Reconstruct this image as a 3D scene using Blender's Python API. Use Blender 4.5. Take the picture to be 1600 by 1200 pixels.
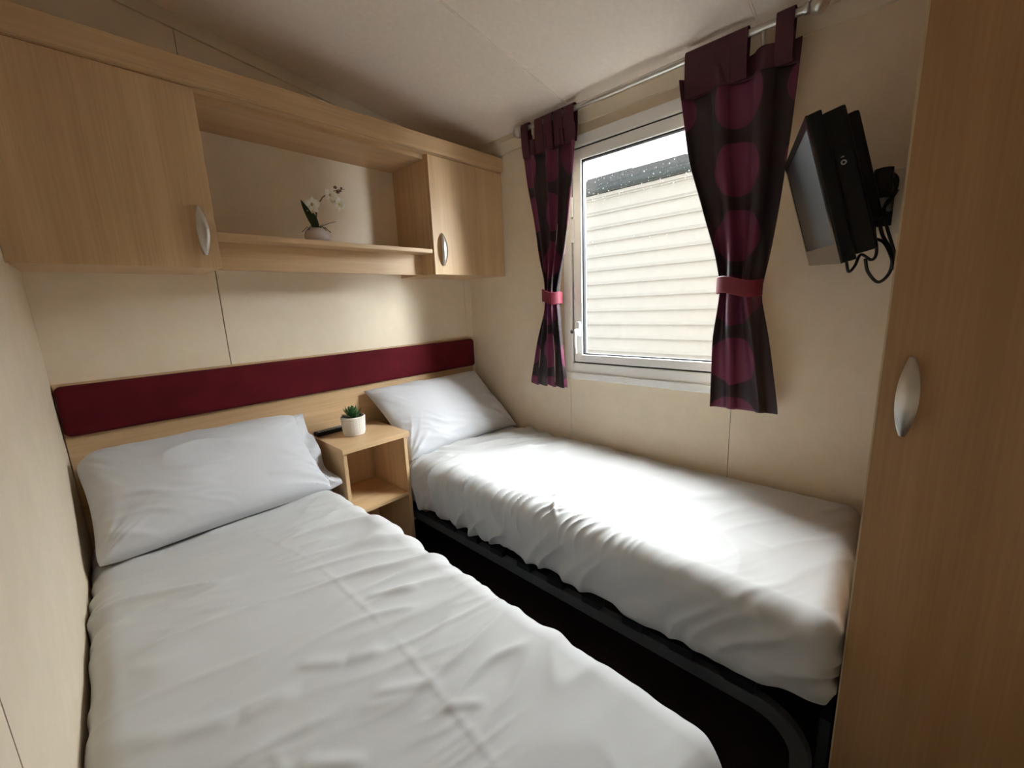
import bpy, bmesh, math, random
import numpy as np
from mathutils import Vector, Matrix

scene = bpy.context.scene
for o in list(bpy.data.objects):
    bpy.data.objects.remove(o)
H = 1.25                      # camera height above the floor; coordinates below are relative to it

# ------------------------------------------------------------------ camera
YAW, PITCH, ROLL, FPX = 0.808620899, -0.19138293, -0.0423756787, 640.645
ca, sa, cb, sb = math.cos(YAW), math.sin(YAW), math.cos(PITCH), math.sin(PITCH)
fw = Vector((sa * cb, ca * cb, sb)); rt = Vector((ca, -sa, 0)); up = rt.cross(fw)
cc, sc_ = math.cos(ROLL), math.sin(ROLL)
r2 = rt * cc + up * sc_; u2 = up * cc - rt * sc_
cam_d = bpy.data.cameras.new('camera'); cam = bpy.data.objects.new('camera', cam_d)
scene.collection.objects.link(cam)
cam_d.sensor_width = 36; cam_d.sensor_fit = 'HORIZONTAL'; cam_d.lens = FPX / 1600 * 36
cam_d.clip_start = 0.01; cam_d.clip_end = 200
M = Matrix((r2, u2, -fw)).transposed().to_4x4(); M.translation = Vector((0, 0, H))
cam.matrix_world = M
scene.camera = cam

# ------------------------------------------------------------------ light and exposure
world = bpy.data.worlds.new('overcast'); scene.world = world; world.use_nodes = True
bg = world.node_tree.nodes['Background']
bg.inputs[0].default_value = (0.93, 0.97, 1.0, 1); bg.inputs[1].default_value = 1.55
sun_d = bpy.data.lights.new('hazy_sun', 'SUN'); sun = bpy.data.objects.new('hazy_sun', sun_d)
scene.collection.objects.link(sun)
sun_d.energy = 62.0; sun_d.angle = math.radians(134); sun_d.color = (0.93, 0.985, 1.0)
sun.location = (6, 1.5, 6)
sun.rotation_euler = Vector((-1.0, 0.04, -0.26)).to_track_quat('-Z', 'Y').to_euler()
scene.view_settings.view_transform = 'Standard'; scene.view_settings.look = 'None'
scene.view_settings.gamma = 1; scene.view_settings.use_curve_mapping = False
scene.view_settings.exposure = 0.93
scene.cycles.use_denoising = True
scene.cycles.diffuse_bounces = 8; scene.cycles.max_bounces = 12
scene.cycles.sample_clamp_indirect = 6

# ------------------------------------------------------------------ materials
def new_mat(name):
    m = bpy.data.materials.new(name); m.use_nodes = True
    nt = m.node_tree; b = nt.nodes['Principled BSDF']
    return m, nt, b
def node(nt, t, **kw):
    n = nt.nodes.new(t)
    for k, v in kw.items(): setattr(n, k, v)
    return n
def ramp(nt, stops):
    n = nt.nodes.new('ShaderNodeValToRGB'); e = n.color_ramp.elements
    e[0].position, e[0].color = stops[0][0], (*stops[0][1], 1)
    e[1].position, e[1].color = stops[-1][0], (*stops[-1][1], 1)
    for p, c in stops[1:-1]:
        x = e.new(p); x.color = (*c, 1)
    return n
def plain(name, col, rough=0.5, metal=0.0, noise=0.06, nscale=40, bump=0.0, bscale=200, spec=0.5, sheen=0.0):
    m, nt, b = new_mat(name); L = nt.links
    tc = node(nt, 'ShaderNodeTexCoord'); nz = node(nt, 'ShaderNodeTexNoise')
    nz.inputs['Scale'].default_value = nscale; nz.inputs['Detail'].default_value = 5
    L.new(tc.outputs['Object'], nz.inputs['Vector'])
    lo = tuple(max(0, c * (1 - noise)) for c in col); hi = tuple(min(1, c * (1 + noise)) for c in col)
    rp = ramp(nt, [(0.3, lo), (0.7, hi)]); L.new(nz.outputs['Fac'], rp.inputs[0]); L.new(rp.outputs[0], b.inputs['Base Color'])
    b.inputs['Roughness'].default_value = rough; b.inputs['Metallic'].default_value = metal
    b.inputs['Specular IOR Level'].default_value = spec
    if sheen:
        b.inputs['Sheen Weight'].default_value = sheen; b.inputs['Sheen Roughness'].default_value = 0.4
    if bump:
        n2 = node(nt, 'ShaderNodeTexNoise'); n2.inputs['Scale'].default_value = bscale; n2.inputs['Detail'].default_value = 3
        L.new(tc.outputs['Object'], n2.inputs['Vector'])
        bp = node(nt, 'ShaderNodeBump'); bp.inputs['Strength'].default_value = bump; bp.inputs['Distance'].default_value = 0.002
        L.new(n2.outputs['Fac'], bp.inputs['Height']); L.new(bp.outputs[0], b.inputs['Normal'])
    return m
def wood(name, axis, dark, light, rough=0.42):
    m, nt, b = new_mat(name); L = nt.links
    tc = node(nt, 'ShaderNodeTexCoord')
    def streak(across, along, detail, dist=0.0):
        mp = node(nt, 'ShaderNodeMapping'); s = [across] * 3; s[axis] = along
        mp.inputs['Scale'].default_value = s; L.new(tc.outputs['Object'], mp.inputs[0])
        n = node(nt, 'ShaderNodeTexNoise'); n.inputs['Scale'].default_value = 1; n.inputs['Detail'].default_value = detail
        n.inputs['Distortion'].default_value = dist; L.new(mp.outputs[0], n.inputs['Vector'])
        return n
    a = streak(14, 0.9, 4, 0.4); c = streak(170, 3.0, 3); d = streak(420, 9, 2)
    m1 = node(nt, 'ShaderNodeMath', operation='MULTIPLY_ADD'); m1.inputs[1].default_value = 0.55
    m2 = node(nt, 'ShaderNodeMath', operation='MULTIPLY_ADD'); m2.inputs[1].default_value = 0.33
    m3 = node(nt, 'ShaderNodeMath', operation='MULTIPLY'); m3.inputs[1].default_value = 0.14
    L.new(d.outputs['Fac'], m3.inputs[0]); L.new(c.outputs['Fac'], m2.inputs[0]); L.new(m3.outputs[0], m2.inputs[2])
    L.new(a.outputs['Fac'], m1.inputs[0]); L.new(m2.outputs[0], m1.inputs[2])
    rp = ramp(nt, [(0.36, dark), (0.66, light)]); L.new(m1.outputs[0], rp.inputs[0])
    L.new(rp.outputs[0], b.inputs['Base Color']); b.inputs['Roughness'].default_value = rough
    bp = node(nt, 'ShaderNodeBump'); bp.inputs['Strength'].default_value = 0.12; bp.inputs['Distance'].default_value = 0.001
    L.new(c.outputs['Fac'], bp.inputs['Height']); L.new(bp.outputs[0], b.inputs['Normal'])
    return m
OAK_D, OAK_L = (0.50, 0.325, 0.168), (0.665, 0.462, 0.262)
oak_v = wood('oak_vertical', 2, OAK_D, OAK_L); oak_h = wood('oak_horizontal', 0, OAK_D, OAK_L)
oak_y = wood('oak_depth', 1, OAK_D, OAK_L)
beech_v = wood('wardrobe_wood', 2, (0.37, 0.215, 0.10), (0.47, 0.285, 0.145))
def wallpaper():
    m, nt, b = new_mat('beige_wallpaper'); L = nt.links
    tc = node(nt, 'ShaderNodeTexCoord')
    n1 = node(nt, 'ShaderNodeTexNoise'); n1.inputs['Scale'].default_value = 9; n1.inputs['Detail'].default_value = 8; n1.inputs['Roughness'].default_value = 0.7
    n2 = node(nt, 'ShaderNodeTexNoise'); n2.inputs['Scale'].default_value = 260; n2.inputs['Detail'].default_value = 2
    L.new(tc.outputs['Object'], n1.inputs['Vector']); L.new(tc.outputs['Object'], n2.inputs['Vector'])
    rp = ramp(nt, [(0.35, (0.745, 0.640, 0.487)), (0.65, (0.80, 0.695, 0.545))]); L.new(n1.outputs['Fac'], rp.inputs[0])
    L.new(rp.outputs[0], b.inputs['Base Color']); b.inputs['Roughness'].default_value = 0.6
    bp = node(nt, 'ShaderNodeBump'); bp.inputs['Strength'].default_value = 0.15; bp.inputs['Distance'].default_value = 0.001
    L.new(n2.outputs['Fac'], bp.inputs['Height']); L.new(bp.outputs[0], b.inputs['Normal'])
    return m
paper = wallpaper()
ceil_m = plain('ceiling_board', (0.90, 0.82, 0.735), 0.6, noise=0.03, nscale=60, bump=0.1)
trim_m = plain('cream_trim', (0.68, 0.60, 0.46), 0.5, noise=0.02)
joint_m = plain('joint_brown', (0.22, 0.15, 0.09), 0.8)
carpet_m = plain('brown_carpet', (0.022, 0.014, 0.012), 0.95, noise=0.7, nscale=300, bump=0.6, bscale=500, spec=0.1)
def sheet_mat(name, col):
    m = plain(name, col, 0.75, noise=0.012, nscale=8, bump=0.06, bscale=900, spec=0.2, sheen=0.15)
    return m
sheet_m = sheet_mat('white_cotton', (0.50, 0.502, 0.498)); pillow_m = sheet_mat('white_pillowcase', (0.535, 0.542, 0.565))
velvet_m = plain('burgundy_velvet', (0.090, 0.006, 0.011), 0.75, noise=0.2, nscale=7, bump=0.12, bscale=700, spec=0.1, sheen=0.08)
steel_m = plain('brushed_steel', (0.62, 0.60, 0.57), 0.32, metal=1.0, noise=0.04)
upvc_m = plain('white_upvc', (0.87, 0.885, 0.89), 0.3, noise=0.01)
gasket_m = plain('black_gasket', (0.02, 0.02, 0.022), 0.6)
black_m = plain('black_plastic', (0.009, 0.010, 0.013), 0.45, noise=0.1, spec=0.2)
cable_m = plain('black_cable', (0.01, 0.01, 0.011), 0.45)
frame_m = plain('graphite_metal', (0.055, 0.058, 0.062), 0.5, noise=0.15, nscale=90)
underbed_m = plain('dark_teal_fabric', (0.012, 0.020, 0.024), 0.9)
def glass_mat():
    m, nt, b = new_mat('window_glass'); L = nt.links
    out = nt.nodes['Material Output']; nt.nodes.remove(b)
    tr = node(nt, 'ShaderNodeBsdfTransparent'); gl = node(nt, 'ShaderNodeBsdfGlossy'); gl.inputs['Roughness'].default_value = 0.02
    lw = node(nt, 'ShaderNodeLayerWeight'); pw = node(nt, 'ShaderNodeMath', operation='POWER'); pw.inputs[1].default_value = 5.0
    L.new(lw.outputs['Facing'], pw.inputs[0])
    fr = node(nt, 'ShaderNodeMath', operation='MULTIPLY_ADD'); fr.inputs[1].default_value = 0.5; fr.inputs[2].default_value = 0.025; L.new(pw.outputs[0], fr.inputs[0])
    mx = node(nt, 'ShaderNodeMixShader'); L.new(fr.outputs[0], mx.inputs[0]); L.new(tr.outputs[0], mx.inputs[1]); L.new(gl.outputs[0], mx.inputs[2])
    L.new(mx.outputs[0], out.inputs[0]); return m
glass_m = glass_mat()
def curtain_mat(name):
    m, nt, b = new_mat(name); L = nt.links
    uv = node(nt, 'ShaderNodeUVMap'); sep = node(nt, 'ShaderNodeSeparateXYZ'); L.new(uv.outputs[0], sep.inputs[0])
    def mth(op, a, bb=None):
        n = node(nt, 'ShaderNodeMath', operation=op)
        for i, v in enumerate((a, bb)):
            if v is None: continue
            if isinstance(v, (int, float)): n.inputs[i].default_value = v
            else: L.new(v, n.inputs[i])
        return n.outputs[0]
    pu, pv, rad = 0.255, 0.228, 0.091
    cu = mth('DIVIDE', sep.outputs[0], pu); cv = mth('DIVIDE', sep.outputs[1], pv)
    fu = mth('MULTIPLY', mth('SUBTRACT', mth('FRACT', cu), 0.5), pu); fv = mth('MULTIPLY', mth('SUBTRACT', mth('FRACT', cv), 0.5), pv)
    dist = mth('SQRT', mth('ADD', mth('MULTIPLY', fu, fu), mth('MULTIPLY', fv, fv)))
    inside = mth('LESS_THAN', dist, rad)
    top = mth('GREATER_THAN', sep.outputs[1], 2.0)          # the plain heading band is mapped above 2
    wn = node(nt, 'ShaderNodeTexWhiteNoise', noise_dimensions='2D'); cmb = node(nt, 'ShaderNodeCombineXYZ')
    L.new(mth('FLOOR', cu), cmb.inputs[0]); L.new(mth('FLOOR', cv), cmb.inputs[1]); L.new(cmb.outputs[0], wn.inputs['Vector'])
    circ = ramp(nt, [(0.0, (0.115, 0.014, 0.050)), (1.0, (0.17, 0.022, 0.072))]); L.new(wn.outputs['Value'], circ.inputs[0])
    mx = node(nt, 'ShaderNodeMix', data_type='RGBA'); L.new(inside, mx.inputs[0])
    mx.inputs[6].default_value = (0.020, 0.008, 0.011, 1); L.new(circ.outputs[0], mx.inputs[7])
    mx2 = node(nt, 'ShaderNodeMix', data_type='RGBA'); L.new(top, mx2.inputs[0]); L.new(mx.outputs[2], mx2.inputs[6])
    mx2.inputs[7].default_value = (0.060, 0.008, 0.020, 1)
    L.new(mx2.outputs[2], b.inputs['Base Color']); b.inputs['Roughness'].default_value = 0.55
    b.inputs['Sheen Weight'].default_value = 0.1
    return m
curtain_m = curtain_mat('dotted_satin')
lining_m = plain('curtain_lining', (0.42, 0.33, 0.24), 0.8); band_m = plain('maroon_band', (0.060, 0.008, 0.020), 0.6, noise=0.1)
tie_m = plain('red_tieback', (0.17, 0.012, 0.03), 0.55, noise=0.1)
siding_m = plain('cream_cladding', (0.375, 0.365, 0.332), 0.55, noise=0.03, nscale=14, bump=0.08, bscale=60)
gutter_m = plain('dark_gutter', (0.035, 0.045, 0.045), 0.3, noise=0.3, nscale=30)
tile_m = plain('roof_tile', (0.05, 0.055, 0.055), 0.45, noise=0.4, nscale=60)
ground_m = plain('gravel', (0.40, 0.39, 0.37), 0.9, noise=0.4, nscale=40)

# ------------------------------------------------------------------ mesh helpers
C = scene.collection
class MB:
    """collects vertices and faces; build() links them as one mesh object"""
    def __init__(s): s.v = []; s.f = []; s.smooth = False
    def add(s, vs, fs):
        n = len(s.v); s.v += [tuple(p) for p in vs]; s.f += [tuple(i + n for i in f) for f in fs]; return s
    def box(s, x0, x1, y0, y1, z0, z1, bev=0.0):
        if bev <= 0:
            return s.add([(x, y, z) for x in (x0, x1) for y in (y0, y1) for z in (z0, z1)],
                         [(0, 1, 3, 2), (4, 6, 7, 5), (0, 4, 5, 1), (2, 3, 7, 6), (0, 2, 6, 4), (1, 5, 7, 3)])
        bm = bmesh.new(); bmesh.ops.create_cube(bm, size=1)
        for v in bm.verts:
            v.co = ((x0 + x1) / 2 + v.co.x * (x1 - x0), (y0 + y1) / 2 + v.co.y * (y1 - y0), (z0 + z1) / 2 + v.co.z * (z1 - z0))
        bmesh.ops.bevel(bm, geom=bm.edges[:], offset=bev, segments=2, profile=0.6, affect='EDGES')
        bm.verts.index_update()
        s.add([v.co[:] for v in bm.verts], [tuple(v.index for v in f.verts) for f in bm.faces]); bm.free(); return s
    def prism(s, poly, axis, a, b):
        """poly: 2D points in the two other axes (in x,y,z order), extruded along axis from a to b"""
        n = len(poly); vs = []
        for t in (a, b):
            for p in poly:
                q = list(p); q.insert(axis, t); vs.append(q)
        fs = [tuple(range(n)), tuple(range(2 * n - 1, n - 1, -1))] + [(i, n + i, n + (i + 1) % n, (i + 1) % n) for i in range(n)]
        return s.add(vs, fs)
    def tube(s, pts, r, n=10, cap=True, radii=None):
        pts = [Vector(p) for p in pts]; k = len(pts); vs = []; fs = []
        t0 = (pts[1] - pts[0]).normalized(); a = t0.orthogonal().normalized()
        for i, p in enumerate(pts):
            t = (pts[min(i + 1, k - 1)] - pts[max(i - 1, 0)]).normalized()
            a = (a - t * a.dot(t)).normalized(); b = t.cross(a); rr = radii[i] if radii else r
            vs += [p + (a * math.cos(2 * math.pi * j / n) + b * math.sin(2 * math.pi * j / n)) * rr for j in range(n)]
        for i in range(k - 1):
            fs += [(i * n + j, i * n + (j + 1) % n, (i + 1) * n + (j + 1) % n, (i + 1) * n + j) for j in range(n)]
        if cap: fs += [tuple(range(n - 1, -1, -1)), tuple(range((k - 1) * n, k * n))]
        s.smooth = True
        return s.add(vs, fs)
    def lathe(s, prof, c, n=32):
        vs = []; fs = []; k = len(prof)
        for r, z in prof:
            vs += [(c[0] + r * math.cos(2 * math.pi * j / n), c[1] + r * math.sin(2 * math.pi * j / n), c[2] + z) for j in range(n)]
        for i in range(k - 1):
            fs += [(i * n + j, i * n + (j + 1) % n, (i + 1) * n + (j + 1) % n, (i + 1) * n + j) for j in range(n)]
        fs += [tuple(range(n - 1, -1, -1)), tuple(range((k - 1) * n, k * n))]
        s.smooth = True
        return s.add(vs, fs)
    def xform(s, m):
        s.v = [tuple(m @ Vector(p)) for p in s.v]; return s
    def build(s, name, mat, parent=None, loc=None, smooth=None, bevel=0.0):
        """vertices are camera-height relative; stored relative to the parent thing's base or to the mesh's own base"""
        if parent is not None: org = origin[parent.name]
        elif loc is not None: org = Vector(loc)
        else:
            a = np.array(s.v); org = Vector(((a[:, 0].min() + a[:, 0].max()) / 2, (a[:, 1].min() + a[:, 1].max()) / 2, a[:, 2].min()))
        me = bpy.data.meshes.new(name); me.from_pydata([(p[0] - org[0], p[1] - org[1], p[2] - org[2]) for p in s.v], [], s.f)
        me.update()
        bm = bmesh.new(); bm.from_mesh(me); bmesh.ops.recalc_face_normals(bm, faces=bm.faces); bm.to_mesh(me); bm.free()
        me.materials.append(mat)
        o = bpy.data.objects.new(name, me); C.objects.link(o)
        if parent is not None: o.parent = parent
        else: o.location = org + Vector((0, 0, H))
        origin[o.name] = org
        if s.smooth if smooth is None else smooth:
            me.polygons.foreach_set('use_smooth', [True] * len(me.polygons))
            try: me.set_sharp_from_angle(angle=math.radians(50))
            except Exception: pass
        if bevel:
            md = o.modifiers.new('edge', 'BEVEL'); md.width = bevel; md.segments = 2; md.limit_method = 'ANGLE'
        return o
origin = {}
def thing(name, label, cat, loc, group=None):
    o = bpy.data.objects.new(name, None); o.empty_display_size = 0.05; C.objects.link(o)
    o.location = Vector(loc) + Vector((0, 0, H)); origin[o.name] = Vector(loc)
    return tag(o, label, cat, group)
def tag(o, label, cat=None, group=None):
    o['label'] = label
    if cat: o['category'] = cat
    if group: o['group'] = group
    return o
def struct(o, label=None):
    o['kind'] = 'structure'
    if label: o['label'] = label
    return o
def box(*a, bev=0.0): return MB().box(*a, bev=bev)

# numpy gradient noise
class Noise2:
    def __init__(s, seed):
        rs = np.random.RandomState(seed); s.p = np.concatenate([rs.permutation(256)] * 2); a = rs.rand(256) * 2 * np.pi; s.gx = np.cos(a); s.gy = np.sin(a)
    def __call__(s, x, y):
        xi = np.floor(x).astype(int); yi = np.floor(y).astype(int); xf = x - xi; yf = y - yi
        xi &= 255; yi &= 255
        fx = xf ** 3 * (xf * (xf * 6 - 15) + 10); fy = yf ** 3 * (yf * (yf * 6 - 15) + 10)
        def g(i, j, dx, dy):
            h = s.p[s.p[(xi + i) & 255] + ((yi + j) & 255)]; return s.gx[h] * dx + s.gy[h] * dy
        a = g(0, 0, xf, yf); b = g(1, 0, xf - 1, yf); c = g(0, 1, xf, yf - 1); d = g(1, 1, xf - 1, yf - 1)
        return (a + fx * (b - a)) + fy * ((c + fx * (d - c)) - (a + fx * (b - a)))
def ridge(n, sharp=2.0): return (1 - np.clip(np.abs(n) * 2.2, 0, 1)) ** sharp

# ------------------------------------------------------------------ the room
FL = -H
XR, YB = 1.79, 2.04
def ceil_z(x): return 0.885 + 0.147 * (XR - x)
def left_x(y): return -0.083 - 0.035 * (YB - y)
YF = -0.75
fl = struct(box(-0.30, 1.85, YF - 0.06, 2.10, FL - 0.05, FL).build('floor', carpet_m), 'dark brown carpet floor between the beds')
m = MB(); m.prism([(-0.30, ceil_z(-0.30)), (1.86, ceil_z(1.86)), (1.86, ceil_z(1.86) + 0.06), (-0.30, ceil_z(-0.30) + 0.06)], 1, YF - 0.06, 2.10)
# prism along y takes (x, z) points
ceiling = struct(m.build('ceiling', ceil_m), 'sloping cream ceiling')
for y in (1.232, 0.462):
    m = MB(); w = 0.013
    for t0, t1, h in ((-w, w, 0.004), (-w * 0.6, w * 0.6, 0.006)):
        m.prism([(-0.2, ceil_z(-0.2) - h), (XR, ceil_z(XR) - h), (XR, ceil_z(XR) + 0.002), (-0.2, ceil_z(-0.2) + 0.002)], 1, y + t0, y + t1)
    m.build('cover_strip', ceil_m, ceiling)
# back wall: backing + panels with joints
wb = struct(box(-0.25, 1.86, YB + 0.004, 2.10, FL, 1.25).build('wall_back', joint_m), 'beige papered wall behind the headboard')
for x0, x1 in ((-0.13, 0.4295), (0.432, 1.7335), (1.736, XR + 0.004)):
    box(x0, x1, YB - 0.001, YB + 0.006, FL, 1.2).build('wall_panel', paper, wb)
box(0.4325, 0.449, YB - 0.003, YB, FL, 1.2).build('joint_strip', paper, wb)
# left wall, slightly splayed
def left_slab(y0, y1, t0, t1, z0=FL, z1=1.25):
    return MB().prism([(left_x(y0) - t0, y0), (left_x(y1) - t0, y1), (left_x(y1) - t1, y1), (left_x(y0) - t1, y0)], 2, z0, z1)
wl = struct(left_slab(YF - 0.06, 2.06, 0.005, 0.06).build('wall_left', joint_m), 'beige papered wall beside the left bed')
for y0, y1 in ((YF - 0.02, 0.715), (0.719, YB)):
    left_slab(y0, y1, 0.0, 0.007).build('wall_panel', paper, wl)
# right wall with window opening
WY0, WY1, WZ0, WZ1 = 0.435, 1.27, -0.365, 0.745
m = MB()
m.box(XR + 0.004, 1.86, YF - 0.06, WY0, FL, 1.0).box(XR + 0.004, 1.86, WY1, 2.10, FL, 1.0)
m.box(XR + 0.004, 1.86, WY0, WY1, FL, WZ0).box(XR + 0.004, 1.86, WY0, WY1, WZ1, 1.0)
wr = struct(m.build('wall_right', joint_m), 'beige papered wall with the window')
def pan(*bs):
    q = MB()
    for y0, y1, z0, z1 in bs: q.box(XR, XR + 0.006, y0, y1, z0, z1)
    return q.build('wall_panel', paper, wr)
pan((WY1 + 0.0005, YB, FL, 0.95))
pan((0.4765, 1.2685, FL, WZ0)); pan((0.4765, 1.2685, WZ1, 0.95))
pan((YF, 0.435, FL, 0.95), (0.435, 0.4742, FL, WZ0), (0.435, 0.4742, WZ1, 0.95))
wf = struct(box(-0.30, 1.86, YF - 0.06, YF, FL, 1.25).build('wall_front', paper), 'beige wall facing the headboard')
# cornice trims
m = MB().prism([(YB - 0.03, 0), (YB + 0.002, 0), (YB + 0.002, 0.052), (YB - 0.004, 0.052)], 0, 0, 1)
vs = []
for x in (-0.13, XR):
    z = ceil_z(x); vs += [(x, YB - 0.012, z - 0.052), (x, YB + 0.002, z - 0.052), (x, YB + 0.002, z + 0.004), (x, YB - 0.012, z + 0.004)]
m = MB().add(vs, [(0, 1, 2, 3), (7, 6, 5, 4), (0, 4, 5, 1), (1, 5, 6, 2), (2, 6, 7, 3), (3, 7, 4, 0)])
struct(m.build('trim_1', trim_m), 'cream cornice strip along the back wall')
struct(MB().prism([(XR - 0.012, 0.815), (XR + 0.002, 0.815), (XR + 0.002, 0.90), (XR - 0.03, 0.90), (XR - 0.03, 0.862)], 1, YF, YB - 0.012).build('trim_2', trim_m), 'cream cornice strip above the window')

# ------------------------------------------------------------------ window
win = thing('window_1', 'white plastic framed window', None, (XR, 0.815, WZ0)); win['kind'] = 'structure'
def ring(name, y0, y1, z0, z1, w, x0, x1, mat, parent, bev=0.004, wb_=None):
    wb_ = wb_ or w
    q = MB(); q.box(x0, x1, y0, y0 + w, z0, z1, bev=bev).box(x0, x1, y1 - w, y1, z0, z1, bev=bev)
    q.box(x0, x1, y0 + w - 0.004, y1 - w + 0.004, z0, z0 + wb_, bev=bev).box(x0, x1, y0 + w - 0.004, y1 - w + 0.004, z1 - w, z1, bev=bev)
    return q.build(name, mat, parent)
OY0, OY1, OZ0, OZ1 = 0.412, 1.294, -0.365, 0.768
ring('outer_frame', OY0, OY1, OZ0, OZ1, 0.05, XR - 0.016, XR + 0.05, upvc_m, win)
box(XR - 0.03, XR + 0.02, OY0 - 0.005, OY1 + 0.004, -0.397, -0.364, bev=0.005).build('sill', upvc_m, win)
ring('gasket', 0.461, 1.246, -0.317, 0.72, 0.012, XR - 0.002, XR + 0.03, gasket_m, win, 0)
sash = ring('sash', 0.469, 1.238, -0.309, 0.711, 0.05, XR - 0.010, XR + 0.036, upvc_m, win, 0.006, 0.040)
ring('glazing_bead', 0.518, 1.189, -0.270, 0.662, 0.007, XR + 0.0, XR + 0.02, gasket_m, sash, 0)
box(XR + 0.009, XR + 0.013, 0.517, 1.19, -0.271, 0.663).build('pane', glass_m, sash)
hd = MB().box(XR - 0.028, XR - 0.009, 1.194, 1.216, -0.175, -0.100, bev=0.005).build('handle', upvc_m, sash)
q = MB(); q.tube([(XR - 0.026, 1.208, -0.14), (XR - 0.042, 1.208, -0.146), (XR - 0.046, 1.206, -0.19), (XR - 0.040, 1.206, -0.26)], 0.008, 10, radii=[0.010, 0.010, 0.007, 0.006])
q.build('lever', upvc_m, hd)
MB().tube([(XR - 0.03, 1.222, -0.15), (XR - 0.045, 1.232, -0.15)], 0.009, 10).build('lock_button', gasket_m, hd)
box(XR - 0.025, XR - 0.008, 1.228, 1.246, 0.41, 0.50, bev=0.004).build('hinge_cover', upvc_m, win)
box(XR - 0.018, XR - 0.008, 1.228, 1.244, 0.29, 0.40, bev=0.003).build('hinge_cover', upvc_m, win)
# rain drops on the outside of the pane
rng = random.Random(4); q = MB()
for i in range(260):
    y = 0.53 + (rng.random() ** 0.8) * 0.63; z = rng.gauss(0.515, 0.035) if rng.random() < 0.75 else 0.2 + rng.random() * 0.4
    if not -0.2 < z < 0.65: continue
    r = 0.0009 + rng.random() ** 3 * 0.0026; bm = bmesh.new(); bmesh.ops.create_icosphere(bm, subdivisions=1, radius=r)
    q.add([(XR + 0.0135 + v.co.x * 0.4, y + v.co.y, z + v.co.z * 1.2) for v in bm.verts], [tuple(v.index for v in f.verts) for f in bm.faces]); bm.free()
wd_m, nt, b = new_mat('water_drop_sky_glint'); b.inputs['Base Color'].default_value = (0.9, 0.93, 0.95, 1); b.inputs['Roughness'].default_value = 0.15; b.inputs['Transmission Weight'].default_value = 0.15  # whitish base colour paints in the bright sky the drops would refract
q.smooth = True; rd = q.build('raindrops', wd_m, sash); rd['kind'] = 'stuff'; rd['label'] = 'tiny raindrops on the pane'

# ------------------------------------------------------------------ neighbouring caravan seen through the window
NX = 4.0
nb = thing('neighbouring_caravan', 'cream clad caravan with dark gutter standing outside the window', 'caravan', (NX, 2.2, FL - 0.6))
box(NX + 0.03, NX + 2.6, -3.0, 7.0, FL - 0.6, 1.05).build('body', siding_m, nb)
pitch = 0.1437; z = -0.404 - 9 * pitch; pm = None; k = 0
while z < 1.05:
    q = MB().prism([(NX + 0.002, z), (NX - 0.026, z + 0.002), (NX - 0.030, z + 0.010), (NX - 0.010, z + 0.034), (NX, z + pitch), (NX + 0.03, z + pitch), (NX + 0.03, z)], 1, -3.0, 7.0)
    q.build('cladding_board', siding_m, nb); z += pitch; k += 1
box(NX - 0.07, NX + 0.03, -3.05, 7.05, 1.045, 1.075).build('soffit', siding_m, nb)
q = MB()
prof = [(NX - 0.10 + 0.055 * (1 - math.cos(a)) - 0.055, 1.135 - 0.06 * math.sin(a)) for a in [math.pi * i / 10 for i in range(11)]]
q.prism(prof + [(NX - 0.05, 1.14), (NX - 0.15, 1.14)], 1, -3.05, 7.05); q.build('gutter', gutter_m, nb)
box(NX - 0.045, NX - 0.02, -3.05, 7.05, 1.07, 1.20).build('fascia', gutter_m, nb)
rf = MB().prism([(NX - 0.10, 1.155), (NX + 1.3, 1.36), (NX + 2.7, 1.155), (NX + 2.7, 1.12), (NX + 1.3, 1.31), (NX - 0.10, 1.13)], 1, -3.1, 7.1).build('roof', tile_m, nb)
tl = MB().box(-0.15, 0.15, -0.19, 0.19, 0.0, 0.022)
first = None
for i in range(18):
    dz = rng.uniform(-0.006, 0.008); q = MB().prism([(NX - 0.14, 1.140), (NX + 0.22, 1.190), (NX + 0.22, 1.240 + dz), (NX - 0.14, 1.212 + dz)], 1, -0.5 + i * 0.25, -0.5 + i * 0.25 + 0.249)
    q.build('roof_tile', tile_m, rf)
g = struct(box(1.9, 12, -8, 12, FL - 0.75, FL - 0.6).build('ground', ground_m), 'gravel ground between the caravans')

# ------------------------------------------------------------------ overhead cupboards
CF, CB = 1.725, YB - 0.002       # front, back
Z0, Z1 = 0.166, 0.722
def bow_handle(c, axis, out, length=0.155, wid=0.034):
    """lens-shaped bow handle; c: centre on the door face, axis: direction across, out: direction off the door"""
    q = MB(); n = 22; vs = []; fs = []; a = Vector(axis); o = Vector(out); zz = Vector((0, 0, 1)); c = Vector(c); m_ = 8
    for i in range(n + 1):
        t = -1 + 2 * i / n; w = wid / 2 * (0.28 + 0.72 * math.cos(t * math.pi / 2) ** 0.8); d = 0.008 + 0.018 * (1 - t * t); th = 0.006
        for j in range(m_ + 1):
            s = -1 + 2 * j / m_; vs.append(c + zz * (t * length / 2) + a * (s * w) + o * (d + th * (1 - s * s) * 0.8))
        for j in range(m_ + 1):
            s = 1 - 2 * j / m_; vs.append(c + zz * (t * length / 2) + a * (s * w) + o * (d - 0.004))
    k = 2 * (m_ + 1)
    for i in range(n): fs += [(i * k + j, i * k + (j + 1) % k, (i + 1) * k + (j + 1) % k, (i + 1) * k + j) for j in range(k)]
    fs += [tuple(range(k)), tuple(range((n + 1) * k - 1, n * k - 1, -1))]
    q.add(vs, fs); q.smooth = True
    for s in (-1, 1):
        p = c + zz * (s * length * 0.40); q.tube([p, p + o * 0.016], 0.006, 8)
    return q
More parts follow.
